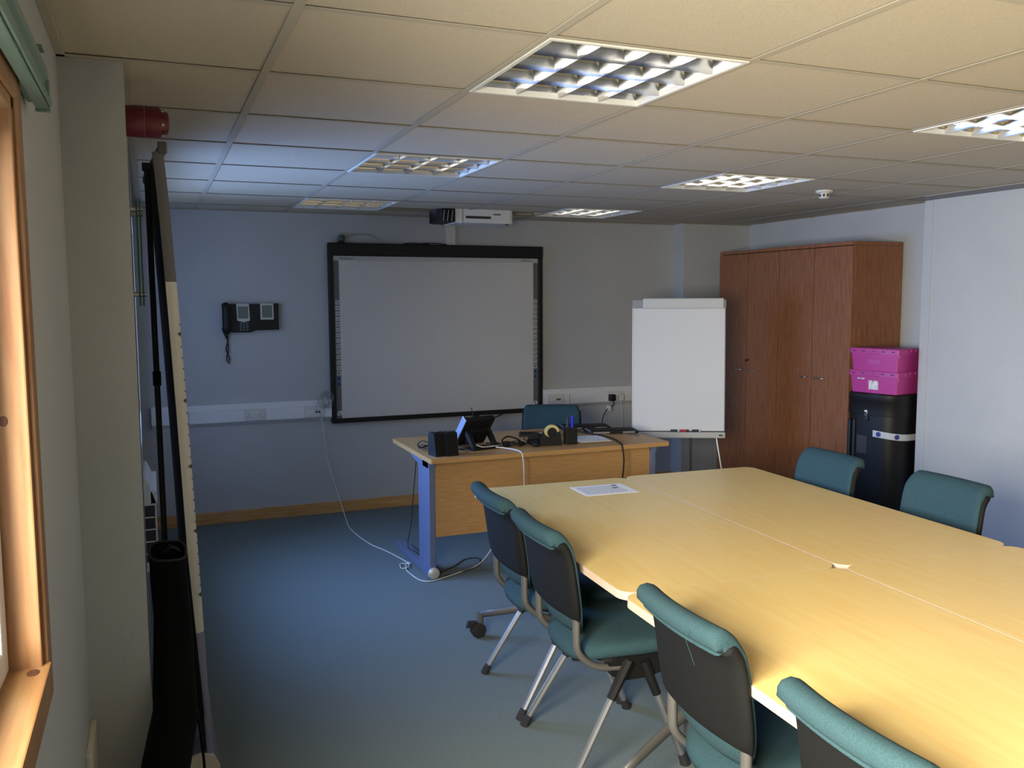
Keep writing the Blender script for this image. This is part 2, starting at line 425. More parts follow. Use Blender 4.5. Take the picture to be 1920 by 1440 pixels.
band('curled_edge', .06, .50, 'banner_lav', 'lavender lower edge of the print'); band('curled_edge', .50, 1.66, 'banner_white', 'white edge of the print'); band('curled_edge', 1.66, 2.064, 'banner_back', 'grey upper edge of the print')
for k in range(26):
    z = .62+k*.036; s = .006 if k % 6 else .013
    x = bx_(z); b = NB(); b.faces.new([b.verts.new(p) for p in ((x-.001, .026-.0095, z), (x-.001-s*.7, .0125-.0035, z+s*.9), (x-.001, .026-.0095, z+s*1.3))])
    obj('print_mark', b, 'ink', t)
obj('top_rail', box(NB(), bx_(2.07)-.014, bx_(2.07)+.010, .005, .03+BW, 2.062, 2.09, .004, M=Matrix.Translation((bx_(2.07), .03, 0)) @ Matrix.Rotation(R(3.6), 4, 'Z') @ Matrix.Translation((-bx_(2.07), -.03, 0))), 'pole', t)
obj('rail_end_cap', box(NB(), bx_(2.07)-.016, bx_(2.07)+.012, -.006, .006, 2.058, 2.094, .004), 'grey_tube', t)
px = -.090
pl = obj('pole', tube(NB(), [(px+.01, .36, .08), (px, .36, 2.062)], .010, 12), 'pole', t, 40)
obj('pole_cap', box(NB(), -.016, .016, -.012, .012, -.016, .012, .003, M=Matrix.Translation((px, .36, 2.066))), 'pole', pl)
obj('pole_joint', tube(NB(), [(px+.004, .36, 1.30), (px+.004, .36, 1.35)], .014, 12), 'rubber', pl, 40)
obj('rail_hook', box(NB(), px-.01, bx_(2.07), .352, .368, 2.052, 2.066), 'pole', pl)
obj('base_cassette', prism(NB(), [(-.07, .0), (.05, .0), (.058, .03), (.04, .07), (.0, .085), (-.05, .07), (-.075, .03)], 'y', .01, .03+BW), 'silver', t, 30)
obj('base_end_cap', prism(NB(), [(-.072, .0), (.052, .0), (.060, .03), (.042, .072), (.0, .087), (-.052, .072), (-.077, .03)], 'y', 0, .01), 'cream_plastic', t)
for y in (.12, .72): obj('foot', box(NB(), -.085, .055, y-.02, y+.02, -.0001, .010, .003), 'silver', t)
# bag
t = thing('banner_bag', 'empty black fabric carry bag slumped against the wall by the banner', 'bag', (-.30, .78, 0))
rings = []
for k, (z, cx, cy, a, c) in enumerate(((0, -.055, -.40, .055, .12), (.18, -.055, -.35, .060, .12), (.34, -.036, -.33, .062, .10), (.44, -.003, -.21, .060, .11), (.5, -.002, -.14, .058, .11), (.66, .002, -.03, .053, .11), (.78, -.004, .04, .053, .10), (.835, -.004, .06, .053, .09))):
    rings.append([(cx+a*math.copysign(abs(math.cos(th))**.6, math.cos(th)), cy+c*math.copysign(abs(math.sin(th))**.6, math.sin(th)), z+(.012*math.sin(th+1)-.014*math.cos(th) if k == 7 else 0)) for th in [2*math.pi*i/20 for i in range(21)]])
b = sheet(NB(), rings); bmesh.ops.remove_doubles(b, verts=b.verts, dist=1e-5); bmesh.ops.holes_fill(b, edges=[e for e in b.edges if e.is_boundary and e.verts[0].co.z < .01])
bg_ = obj('bag_body', b, 'black_soft', t, True)
obj('rim', tube(NB(), rings[-1], .004, 6), 'rubber', t, True)
obj('strap', tube(NB(), [(.040, -.12, .50), (.060, -.10, .36), (.072, -.10, .20), (.066, -.12, .06), (.03, -.16, .012)], .004, 8, 6, flat=4), 'black_soft', t, True)
obj('drawstring', tube(NB(), [(-.02, .05, .83), (.01, .02, .855), (.03, .06, .83), (.0, .09, .845)], .004, 6, 5), 'rubber', t, True)

# ------------------------------------------------------------------ back wall: interactive whiteboard
X0, X1, Z0, Z1 = .90, 2.622, .685, 2.022
t = thing('interactive_whiteboard', 'large interactive whiteboard in a black frame on back wall', 'whiteboard', (0, YB, 0))
obj('backing', box(NB(), X0+.01, X1-.01, -.03, 0, Z0+.01, Z1-.01), 'black', t)
obj('frame_bar', box(NB(), X0, X1, -.058, 0, Z1-.095, Z1, .008), 'black', t); obj('frame_bar', box(NB(), X0, X1, -.05, 0, Z0, Z0+.035, .006), 'black', t)
for a, b_ in ((X0, X0+.036), (X1-.036, X1)): obj('frame_bar', box(NB(), a, b_, -.049, 0, Z0+.03, Z1-.06, .006), 'black', t)
YS = -.034
obj('writing_surface', box(NB(), .978, 2.545, YS, -.02, Z0+.033, 1.893), 'board_white', t, label='pale matt writing surface')
obj('header_band', box(NB(), .935, 2.587, YS, -.02, 1.893, 1.93), 'header_grey', t, label='light grey band with lettering')
for a, b_ in ((.935, .978), (2.545, 2.587)):
    s = obj('tool_strip', box(NB(), a, b_, YS-.001, -.02, Z0+.033, 1.893), 'strip_grey', t, label='dark grey strip of tool icons')
    cx = (a+b_)/2+(.004 if a < 1 else -.004); b = NB()
    for k in range(16):
        z = 1.585-k*.0405
        ic = obj('icon_button', box(NB(), cx-.014, cx+.014, YS-.0022, YS-.001, z-.016, z+.016), 'blue_icon' if k > 13 else 'header_grey', s)
        if k in (0, 8, 9, 10, 11, 12): prism(b, [(cx-.010, z+.011), (cx-.007, z+.013), (cx+.010, z-.009), (cx+.006, z-.012)], 'y', YS-.003, YS-.0022)
        elif k == 13: prism(b, [(cx-.009, z), (cx, z+.011), (cx+.009, z), (cx, z-.009)], 'y', YS-.003, YS-.0022)
        elif k > 13: prism(b, [(cx-.010, z-.011), (cx-.010, z+.011), (cx+.010, z+.011), (cx+.010, z-.011)], 'y', YS-.003, YS-.0022); prism(b, [(cx-.003, z-.004), (cx-.003, z+.004), (cx+.004, z)], 'y', YS-.0036, YS-.003)
        else: prism(b, [(cx-.004, z-.008+.002*(k % 3)), (cx+.002*(k % 4), z+.008), (cx+.006, z+.004), (cx+.004, z-.006)], 'y', YS-.003, YS-.0022)
    obj('icon_marks', b, 'ink', s)['kind'] = 'stuff'
    b = NB(); box(b, cx-.018, cx+.018, YS-.0022, YS-.001, .742, .775); obj('icon_button', b, 'off_white', s)
    obj('icon_marks', prism(NB(), [(cx-.016, .773), (cx-.012, .775), (cx+.012, .748), (cx+.006, .744)], 'y', YS-.003, YS-.0022), 'ink', s)
Mt = lambda x, z: Matrix.Translation((x, YS-.0008, z)) @ Matrix.Rotation(R(90), 4, 'X')
text('lettering', 'StarBoard', .024, 'ink', t, Mt(.988, 1.902)); text('lettering', 'HITACHI', .023, 'ink', t, Mt(2.440, 1.902))
# webcam on the top edge
t = thing('webcam', 'small round webcam standing on top of the whiteboard frame', 'webcam', (1.005, YB-.03, Z1))
obj('foot', box(NB(), -.02, .02, -.02, .02, 0, .012, .003), 'black', t)
hd = obj('camera_ball', lathe(NB(), [(.005, -.026), (.018, -.022), (.026, -.008), (.026, .008), (.018, .022), (.005, .026)], 18, Matrix.Translation((0, 0, .036)) @ Matrix.Rotation(R(90), 4, 'X')), 'grey_tube', t, True)
obj('lens', lathe(NB(), [(.013, .0), (.013, .006), (.004, .008)], 16, Matrix.Translation((.004, -.024, .036)) @ Matrix.Rotation(R(90), 4, 'X')), 'ink', hd)
obj('cable', tube(NB(), [(.012, .0, .030), (.05, .008, .042), (.10, .012, .062), (.20, .012, .066), (.265, .012, .045), (.288, .012, .004)], .0022, 6, 6), 'cable_grey', t, True)
t = thing('cable_on_board', 'dark cable bundle lying along the whiteboard top edge', 'cable', (1.60, YB-.02, Z1))
obj('plug_end', box(NB(), .03, .08, -.012, .008, 0, .014, .004), 'rubber', t); obj('cord', tube(NB(), [(-.12, 0, .004), (-.05, 0, .009), (.03, 0, .006), (.12, 0, .012), (.22, 0, .004)], .004, 6, 5), 'rubber', t, True)
# ceiling projector
t = thing('projector', 'white short-throw ceiling projector above the whiteboard', 'projector', (1.865, 4.10, H))
obj('body', prism(NB(), rrect(-.13, .27, -.16, .12, .04), 'z', -.092, .03), 'white_plastic', t, 40)
obj('front_bezel', prism(NB(), [(-.175, -.155), (-.128, -.163), (-.128, .123), (-.175, .11)], 'z', -.096, .02), 'white_plastic', t)
obj('lens_hood', prism(NB(), [(-.30, -.10), (-.27, -.15), (-.176, -.15), (-.176, .10), (-.26, .10), (-.30, .06)], 'z', -.088, .005), 'black', t)
ln = obj('lens_ring', lathe(NB(), [(.048, 0), (.048, .02), (.034, .022), (.030, .010), (.003, .010)], 22, Matrix.Translation((-.235, -.149, -.045)) @ Matrix.Rotation(R(90), 4, 'X')), 'black', t, 40)
for k in range(3): obj('lens_guard', tube(NB(), [(-.27+.03*k, -.172, -.085), (-.262+.03*k, -.176, -.01)], .003, 6), 'silver', ln)
obj('vent_slot', box(NB(), -.10, .09, -.1615, -.159, -.062, -.044), 'ink', t); obj('name_plate', box(NB(), .11, .165, -.1612, -.159, -.034, -.024), 'strip_grey', t)
obj('foot_knob', tube(NB(), [(.225, -.13, -.10), (.225, -.13, -.06)], .012, 12), 'ink', t)
obj('ceiling_recess', box(NB(), -.20, .35, .155, .33, .03, .035), 'dark_gap', t)
obj('mount_bracket', box(NB(), .0, .10, -.03, .05, .03, .22, .004), 'silver', t)
t = thing('cable_conduit', 'white vertical cable cover between projector and whiteboard', 'conduit', (1.855, YB, Z1))
obj('cover', box(NB(), -.04, .04, -.022, 0, 0, H-Z1-.002, .003), 'off_white', t); obj('screw', tube(NB(), [(-.06, -.006, .15), (-.06, 0, .15)], .005, 8), 'strip_grey', t)
# wall telephone with side module
t = thing('wall_telephone', 'black wall telephone with handset and key module', 'telephone', (.134, YB, 1.375))
obj('body', prism(NB(), [(.03, .012), (.08, .0), (.20, .0), (.24, .014), (.40, .016), (.402, .205), (.30, .206), (.29, .202), (.03, .204)], 'y', -.045, 0), 'black', t)
dm = obj('display_bezel', prism(NB(), [(.108, .205), (.195, .205), (.199, .085), (.155, .074), (.112, .085)], 'y', -.052, -.045), 'header_grey', t); obj('screen', box(NB(), .118, .188, -.0535, -.052, .10, .186), 'lcd', dm)
dm = obj('display_bezel', box(NB(), .272, .365, -.052, -.045, .090, .207, .003), 'header_grey', t); obj('screen', box(NB(), .284, .354, -.0535, -.052, .105, .192), 'lcd', dm)
for i in range(3):
    for j in range(4): obj('key', box(NB(), .128+.022*i, .144+.022*i, -.049, -.045, .014+.016*j, .025+.016*j, .001, seg=1), 'strip_grey', t)
hs = obj('handset', tube(NB(), [(.032, -.062, .198), (.034, -.082, .18), (.034, -.088, .12), (.034, -.086, .06), (.034, -.08, .02), (.036, -.062, .004)], .026, 12, 4, flat=.75), 'black', t, True)
coil = [(.012+.030*(s/60)+.006*math.cos(s*1.9), -.03+.006*math.sin(s*1.9), .03-.075*s/60) for s in range(61)]
obj('coiled_cord', tube(NB(), coil+[(.044, -.02, -.07), (.034, -.02, -.10), (.032, -.02, -.125), (.044, -.02, -.155), (.054, -.02, -.19), (.046, -.02, -.222), (.034, -.02, -.20), (.034, -.02, -.17), (.046, -.02, -.135), (.048, -.02, -.10), (.042, -.02, -.06), (.05, -.02, 0)], .0045, 6), 'rubber', t, True)

# dado trunking and sockets
ZT = .705
prof = [(0, .0), (-.045, .030), (-.05, .034), (-.05, .118), (-.046, .120), (-.046, .158), (-.042, .162), (0, .162)]
for xa, xb, lab in ((-.345, .898, 'white dado cable trunking below the wall telephone'), (2.624, 3.884, 'white dado cable trunking between whiteboard and corner column')):
    t = thing('cable_trunking', lab, 'trunking', (0, YB-.0005, ZT), 0, 'dado trunking on the back wall')
    obj('trunking_body', prism(NB(), prof, 'x', xa+.004, xb), 'white_plastic', t)
    obj('trunking_end', prism(NB(), [(y*1.03, z) for y, z in prof], 'x', xa, xa+.004), 'white_plastic', t)
    obj('cover_joint', box(NB(), xa+.24, xa+.243, -.0505, -.04, .034, .118), 'strip_grey', t)
def socket(x, label, plugs=(), kind='power'):
    t = thing('wall_socket', label, 'socket', (x, YB-.0505, ZT+.038), 0, 'sockets on the trunking')
    obj('plate', box(NB(), 0, .146, -.009, 0, 0, .082, .003), 'off_white', t)
    if kind == 'power':
        for cx in (.032, .114):
            for dx, dz, w, h in ((0, .044, .004, .009), (-.011, .022, .008, .0035), (.011, .022, .008, .0035)):
                obj('pin_slot', box(NB(), cx+dx-w/2, cx+dx+w/2, -.0095, -.009, dz-h/2, dz+h/2), 'ink', t)
        for dx in (-.011, .011): obj('rocker_switch', box(NB(), .073+dx-.008, .073+dx+.008, -.013, -.009, .046, .068, .002), 'white_plastic', t)
    else:
        for cx in (.03, .055, .09, .11): obj('outlet', box(NB(), cx-.008, cx+.008, -.0098, -.009, .03, .045), 'ink' if cx > .08 else 'white_plastic', t)
    return t
socket(.272, 'white double power socket on the trunking below the telephone'); socket(.695, 'white data outlet plate at the whiteboard corner with cable plugged in', kind='data')
socket(2.66, 'white socket plate on the trunking between whiteboard and black plug', kind='data'); socket(3.215, 'white double power socket holding the black plug')
t = thing('network_cable_coil', 'coil of thin grey cable hanging at the whiteboard edge', 'cable', (.862, YB-.06, .87))
pts = []
for k in range(110):
    a = k*.42; r = .042+.012*math.sin(k*.9); pts.append((-.012+r*.75*math.cos(a)+.02*math.sin(k*.13), -.012+.012*math.sin(k*.7), r*1.25*math.sin(a)))
obj('coil', tube(NB(), pts, .0016, 5), 'cable_grey', t, True)
obj('tail', tube(NB(), [(-.04, -.01, .03), (-.075, -.012, -.02), (-.082, -.01, -.07), (-.055, -.008, -.10), (-.05, -.008, -.15), (-.065, -.01, -.19)], .0016, 5, 6), 'cable_grey', t, True)
t = thing('white_network_cable', 'long white cable trailing from data outlet across carpet to desk', 'cable', (0, 0, 0))
obj('cord', tube(NB(), [(.816, YB-.065, .765), (.83, YB-.06, .66), (.855, YB-.03, .46), (.905, YB-.03, .25), (.955, YB-.06, .06), (.95, 4.35, .005), (.915, 4.0, .005), (.95, 3.6, .005), (1.00, 3.42, .005), (1.04, 3.25, .005), (1.062, 3.12, .006), (1.075, 3.05, .007), (1.02, 3.07, .008), (1.005, 2.98, .006), (1.05, 2.99, .012), (1.055, 3.06, .012), (1.025, 2.96, .006), (1.025, 2.86, .005), (1.04, 2.74, .005), (1.075, 2.69, .005), (1.14, 2.70, .005), (1.28, 2.77, .005), (1.40, 2.83, .006), (1.50, 2.90, .03), (1.58, 2.93, .12), (1.62, 2.93, .28), (1.63, 2.92, .5)], .0035, 6, 6), 'cable_white', t, True)
t = thing('mains_lead', 'black mains plug and lead dropping from wall socket to desk', 'cable', (3.247, YB-.06, .775))
obj('plug', box(NB(), -.026, .026, -.045, -.0005, -.028, .028, .008), 'black', t, True)
obj('cord', tube(NB(), [(0, -.04, -.025), (-.01, -.06, -.06), (-.08, -.10, -.08), (-.19, -.21, -.145), (-.38, -.55, -.27), (-.62, -.90, -.36), (-.78, -1.0, -.56), (-.84, -1.0, -.769)], .004, 6, 6), 'black', t, True)
obj('label_tag', box(NB(), -.085, -.055, -.105, -.085, -.10, -.055, .002), 'white_plastic', t)
t = thing('thin_white_lead', 'thin white lead with adaptor hanging beside the black plug', 'cable', (3.335, YB-.06, .775))
obj('adaptor', box(NB(), -.022, .022, -.035, -.0005, -.03, .025, .005), 'off_white', t)
obj('cord', tube(NB(), [(-.01, -.03, -.02), (-.005, -.04, -.10), (.005, -.02, -.25), (.0, -.01, -.45), (-.02, -.02, -.77)], .0022, 6, 6), 'cable_white', t, True)
t = thing('screen_cable', 'black cable loop drooping below the whiteboard frame', 'cable', (2.2, YB-.02, Z0))
obj('cord', tube(NB(), [(-.26, 0, .0), (-.22, -.01, -.03), (-.1, -.01, -.045), (.03, -.01, -.02), (.08, 0, 0)], .0045, 6, 6), 'black', t, True)

# ------------------------------------------------------------------ teacher's desk
DX0, DX1, DY0, DY1, DZ = 1.078, 2.622, 2.61, 3.44, .72
t = thing('office_desk', 'beech office desk with blue-grey metal legs facing the tables', 'desk', (0, 0, 0))
obj('desktop', prism(NB(), rrect(DX0, DX1, DY0, DY1, .012, 3), 'z', DZ-.026, DZ), 'beech', t)
obj('modesty_panel', box(NB(), DX0+.05, DX1-.05, 2.745, 2.763, .24, DZ-.027, .001), 'beech', t)
def cleg(x0, x1):
    l = obj('leg', box(NB(), x0, x1, 2.735, 2.86, .045, DZ-.03, .006), 'desk_metal', t, label='blue-grey metal upright')
    obj('upright_cover', box(NB(), x0+.003, x1-.003, 2.862, 2.96, .05, DZ-.03, .008), 'desk_metal', l)
    obj('foot_bar', prism(NB(), [(2.73, .012), (3.48, .012), (3.50, .03), (3.44, .045), (2.98, .058), (2.73, .058)], 'x', x0-.006, x1+.006), 'desk_metal', l)
    obj('foot_cap', lathe(NB(), [(.028, .0), (.034, .01), (.034, .02), (.028, .026)], 18, Matrix.Translation(((x0+x1)/2, 2.735, .036)) @ Matrix.Rotation(R(90), 4, 'X')), 'desk_metal_l', l, True)
    obj('top_bracket', prism(NB(), [(2.73, DZ-.028), (3.22, DZ-.028), (2.96, DZ-.075), (2.73, DZ-.075)], 'x', x0, x1), 'desk_metal', l)
    for y in (2.76, 3.45): obj('levelling_foot', tube(NB(), [((x0+x1)/2, y, 0), ((x0+x1)/2, y, .014)], .018, 12), 'rubber', l)
cleg(DX0+.025, DX0+.065); cleg(DX1-.062, DX1-.022)
obj('cable_grommet', lathe(NB(), [(.036, 0), (.036, .003), (.030, .004), (.005, .004)], 24, Matrix.Translation((2.555, 2.93, DZ))), 'strip_grey', t, 40, label='grey round cable grommet')
# things on the desk
def speaker(x, y, rz, label):
    t = thing('desk_speaker', label, 'speaker', (x, y, DZ), R(rz), 'pair of desk speakers')
    prof = [(-.045, 0), (.052, 0), (.052, .115), (.030, .135), (-.020, .128)]
    obj('cabinet', prism(NB(), prof, 'x', -.034, .034), 'black', t)
    obj('front_grille', prism(NB(), [(-.046, .004), (-.044, .004), (-.019, .126), (-.022, .126)], 'x', -.030, .030), 'shell', t)
    obj('top_badge', box(NB(), -.018, .018, .0, .022, .1345, .1365), 'strip_grey', t)
    obj('trim_line', prism(NB(), [(-.0475, .004), (-.046, .004), (-.021, .126), (-.0225, .126)], 'x', .0315, .0330), 'grey_tube', t)
speaker(1.155, 2.72, 10, 'black desk speaker standing nearer the desk corner'); speaker(1.228, 2.712, 4, 'black desk speaker standing next to the desk telephone')
t = thing('speaker_leads', 'looped black speaker leads beside the speakers on desk', 'cable', (1.10, 2.86, DZ))
for k in range(3): obj('cord', tube(NB(), [(.03, -.07, .06-.015*k), (.0, -.02, .07-.022*k), (-.005+.004*k, .06, .035-.01*k), (.03, .10, .012), (.09, .08, .02+.006*k), (.10, -.02, .04)], .0035, 6, 6), 'rubber', t, True)
obj('cord', tube(NB(), [(.18, -.10, .03), (.22, -.08, .012), (.25, -.04, .006), (.22, -.02, .006), (.24, -.07, .02), (.28, -.03, .01)], .0035, 6, 6), 'rubber', t, True)
t = thing('desk_telephone', 'black desk telephone on a raised stand, seen from behind', 'telephone', (1.455, 2.90, DZ), R(14))
obj('base_plate', box(NB(), -.10, .10, -.11, -.02, 0, .012, .003), 'black', t); obj('base_lip', box(NB(), -.085, .085, -.112, -.104, .004, .014, .001), 'shell', t)
for s in (-1, 1): obj('stand_arm', prism(NB(), [(-.10, .012), (-.07, .012), (.03, .12), (.02, .15), (-.06, .07)], 'x', s*.075-.012, s*.075+.012), 'black', t)
Mp = Matrix.Translation((0, .03, .095)) @ Matrix.Rotation(R(-52), 4, 'X')
bd = obj('body', box(NB(), -.105, .105, -.11, .10, -.018, .016, .006, M=Mp), 'black', t, 40)
obj('rear_housing', box(NB(), -.06, .06, -.05, .06, -.05, -.012, .006, M=Mp), 'shell', bd)
obj('side_cover', box(NB(), -.112, -.106, -.115, .06, -.02, .024, .002, M=Mp), 'phone_blue', t, label='glossy pale blue side edge'); obj('side_cover', box(NB(), -.112, -.106, .065, .11, -.015, .026, .002, M=Mp), 'phone_blue', t)
obj('handset', tube(NB(), [Mp @ Vector((-.085, .105, .03)), Mp @ Vector((-.04, .12, .045)), Mp @ Vector((.02, .12, .045)), Mp @ Vector((.06, .105, .03))], .018, 10, 4), 'black', t, True)
obj('antenna', tube(NB(), [(.05, .10, .16), (.04, .115, .225)], .003, 6), 'black', t); obj('rear_knob', box(NB(), .03, .08, .075, .10, .14, .18, .008), 'shell', t)
obj('bottom_cord', tube(NB(), [(-.06, -.09, .03), (-.02, -.10, .016), (.05, -.108, .016), (.10, -.09, .012)], .0035, 6, 5), 'cable_white', t, True)
t = thing('white_desk_lead', 'white lead running from desk telephone down the desk front', 'cable', (0, 0, 0))
obj('cord', tube(NB(), [(1.54, 2.80, DZ+.01), (1.585, 2.77, DZ+.006), (1.615, 2.70, DZ+.006), (1.625, 2.63, DZ+.004), (1.628, 2.604, DZ-.015), (1.635, 2.60, DZ-.10), (1.64, 2.62, DZ-.30), (1.64, 2.68, .28), (1.62, 2.72, .20), (1.60, 2.80, .12), (1.57, 2.86, .04)], .004, 6, 6), 'cable_white', t, True)
t = thing('headset', 'black headset with coiled lead lying on the desk', 'headset', (1.675, 2.86, DZ))
pts = [(.055*math.cos(a)*(1+.1*math.sin(3*a)), .06*math.sin(a), .010+.010*math.sin(a*1.3+1)) for a in [k*.35 for k in range(44)]]
obj('coiled_lead', tube(NB(), pts, .004, 6), 'rubber', t, True)
obj('headband', tube(NB(), [(-.06, .0, .012), (-.05, .05, .03), (0, .08, .045), (.05, .05, .03), (.06, 0, .012)], .005, 6, 6), 'black', t, True)
for s in (-1, 1): obj('ear_pad', lathe(NB(), [(.01, 0), (.024, .003), (.026, .012), (.018, .02), (.004, .021)], 16, Matrix.Translation((s*.045, -.02, .004))), 'shell', t, True)
obj('lead', tube(NB(), [(.06, .0, .01), (.10, .02, .004), (.11, .07, .02), (.09, .05, .03), (.12, .0, .005), (.10, -.03, .004)], .003, 6, 6), 'rubber', t, True)
obj('lead', tube(NB(), [(-.06, .02, .01), (-.10, .06, .02), (-.13, .03, .005), (-.10, -.02, .02), (-.14, .08, .015), (-.12, .12, .004)], .003, 6, 6), 'rubber', t, True)
t = thing('keyboard', 'slim black keyboard lying behind the tape dispenser', 'keyboard', (1.98, 3.16, DZ), R(-22))
obj('case', box(NB(), -.13, .13, -.06, .06, 0, .016, .004), 'black', t)
for i in range(11):
    for j in range(4): obj('key', box(NB(), -.12+.0218*i, -.102+.0218*i, -.05+.025*j, -.029+.025*j, .016, .020, .001, seg=1), 'shell', t)
t = thing('computer_mouse', 'small black mouse in front of the tape dispenser', 'mouse', (1.792, 2.785, DZ), R(70))
b = NB(); superell(b, (0, 0, .016), .042, .026, .0165, .8, .8, 18, 8); obj('shell_body', b, 'black', t, True); b = NB(); superell(b, (.014, 0, .027), .014, .012, .007, 1, 1, 12, 6); obj('highlight_cap', b, 'grey_tube', t, True)
t = thing('tape_dispenser', 'black tape dispenser holding a roll of yellowish tape', 'tape dispenser', (1.90, 2.79, DZ), R(-12))
obj('base', prism(NB(), [(-.085, 0), (.055, 0), (.058, .02), (.045, .085), (.02, .075), (-.005, .05), (-.03, .055), (-.06, .075), (-.075, .04)], 'y', -.03, .03), 'black', t)
rl = obj('tape_roll', lathe(NB(), [(.030, -.011), (.046, -.011), (.046, .011), (.030, .011)], 28, Matrix.Translation((.0, 0, .078)) @ Matrix.Rotation(R(90), 4, 'X')), 'tape_yellow', t, 40)
obj('roll_core', lathe(NB(), [(.012, -.013), (.030, -.013), (.030, .013), (.012, .013)], 24, Matrix.Translation((.0, 0, .078)) @ Matrix.Rotation(R(90), 4, 'X')), 'black', rl, 40)
obj('cutter', box(NB(), -.08, -.06, -.014, .014, .075, .080), 'silver', t)
t = thing('hole_punch', 'small black block beside the tape dispenser base', 'desk tool', (1.815, 2.875, DZ), R(-12))
obj('base', box(NB(), -.03, .03, -.04, .04, 0, .03, .004), 'shell', t); obj('lever', prism(NB(), [(-.03, .032), (.03, .032), (.028, .07), (-.01, .06)], 'y', -.025, .025), 'black', t)
t = thing('pen_pot', 'square black pen pot standing in front of the papers', 'pen pot', (2.025, 2.79, DZ), R(-10))
obj('pot', box(NB(), -.036, .036, -.036, .036, 0, .10, .004), 'black', t); obj('pot_opening', box(NB(), -.031, .031, -.031, .031, .1002, .1008), 'ink', t)
for x, y, m, h, l in ((.012, .0, 'blue_plastic', .165, 'blue marker pen standing in the black pen pot'), (-.014, .012, 'ink', .155, 'black marker pen standing in the black pen pot')):
    mk = thing('marker_pen', l, 'pen', (2.025+x, 2.79+y, DZ+.1008), R(-10)); obj('barrel', tube(NB(), [(0, 0, 0), (.002, 0, h-.1)], .010, 12), m, mk, 40); obj('cap_end', tube(NB(), [(.002, 0, h-.1), (.002, 0, h-.094)], .007, 12), m, mk, 40)
def paper(x, y, z, rz, w, d, label, n):
    t = thing('paper_sheet', label, 'paper', (x, y, z), R(rz))
    obj('sheet', box(NB(), -w/2, w/2, -d/2, d/2, 0, .0008), 'paper', t)
    b = NB()
    for k in range(n):
        yy = d/2-.03-k*(d-.05)/n
        x0 = -w/2+.02; 
        while x0 < w/2-.05:
            l = random.uniform(.008, .03); box(b, x0, x0+l, yy, yy+.0022, .0008, .00095); x0 += l+.004
    obj('printed_lines', b, 'strip_grey', t)['kind'] = 'stuff'
    return t
paper(2.215, 2.905, DZ, -5, .21, .297*.8, 'white paper sheets lying on desk between pen pot and keyboards', 14)
paper(2.225, 2.91, DZ+.001, -9, .20, .297*.78, 'top white sheet lying askew on the desk papers', 14)
def slate(x, y, rz, label):
    t = thing('flat_keyboard', label, 'keyboard', (x, y, DZ), R(rz), 'flat black keyboards at the desk end')
    obj('case', prism(NB(), rrect(-.17, .17, -.085, .085, .02), 'z', .003, .018), 'black', t)
    obj('top_plate', box(NB(), -.155, .155, -.055, .075, .018, .0195), 'shell', t)
    for k in range(5): obj('key_row', box(NB(), -.145, .145, -.045+.023*k, -.027+.023*k, .0195, .022, .001, seg=1), 'black', t)
    for s in ((-.14, -.03), (.06, .14)): obj('silver_edge', box(NB(), s[0], s[1], -.088, -.084, .005, .017), 'silver', t)
    obj('blue_edge', box(NB(), -.160, -.150, -.07, .07, .0185, .020), 'phone_blue', t)
    for sx in (-.14, .14): obj('rubber_foot', box(NB(), sx-.01, sx+.01, -.06, .06, 0, .003), 'rubber', t)
slate(2.40, 3.345, -14, 'flat black keyboard nearer the teal chair, behind the other'); slate(2.475, 3.10, -14, 'flat black keyboard with pale front edge near grey grommet')
t = thing('black_desk_lead', 'thick black lead crossing desk and hanging down the front panel', 'cable', (0, 0, 0))
obj('cord', tube(NB(), [(2.24, 3.24, DZ+.012), (2.30, 3.10, DZ+.006), (2.34, 2.92, DZ+.006), (2.335, 2.80, DZ+.006), (2.30, 2.66, DZ+.006), (2.285, 2.615, DZ+.004), (2.283, 2.600, DZ-.02), (2.29, 2.595, DZ-.10), (2.275, 2.595, DZ-.25), (2.27, 2.60, .35), (2.27, 2.61, .16), (2.25, 2.60, .02), (2.15, 2.56, .006)], .005, 7, 6), 'black', t, True)
t = thing('floor_lead', 'thin dark lead looping on the carpet beside the desk foot', 'cable', (0, 0, 0))
obj('cord', tube(NB(), [(1.14, 2.90, .004), (1.18, 2.83, .004), (1.30, 2.90, .004), (1.42, 3.02, .004), (1.50, 3.00, .004), (1.44, 2.86, .004), (1.30, 2.78, .004), (1.20, 2.76, .004)], .003, 6, 6), 'rubber', t, True)
t = thing('under_desk_lead', 'thin dark lead hanging under the desk behind the metal leg', 'cable', (0, 0, 0))
obj('cord', tube(NB(), [(1.17, 3.2, .66), (1.15, 3.22, .40), (1.13, 3.22, .20), (1.09, 3.15, .09), (1.12, 3.05, .07), (1.17, 3.0, .01)], .003, 6, 6), 'rubber', t, True)

# ------------------------------------------------------------------ flip chart
a = -.44
t = thing('flip_chart_easel', 'white flip chart easel standing between desk and wardrobe', 'flip chart', (3.13, 3.30, 0), a)
Mt_ = Matrix.Translation((0, 0, .66)) @ Matrix.Rotation(R(-3), 4, 'X')
FW = .325
obj('board', box(NB(), -FW, FW, 0, .02, .0, .93, .003, M=Mt_), 'flip_white', t, label='glossy white dry-wipe board')
for s in (-1, 1): obj('board_edge', box(NB(), s*FW-.004, s*FW+.004, -.002, .022, .0, .90, .001, M=Mt_), 'silver', t)
obj('clamp_bar', box(NB(), -FW-.002, FW+.006, -.012, .024, .875, .935, .004, M=Mt_), 'cable_grey', t)
obj('paper_clamp', box(NB(), -FW+.07, FW-.012, -.028, -.012, .872, .945, .008, M=Mt_), 'off_white', t)
tr = obj('pen_tray', box(NB(), -FW, FW, -.045, .02, -.045, -.004, .004, M=Mt_), 'header_grey', t)
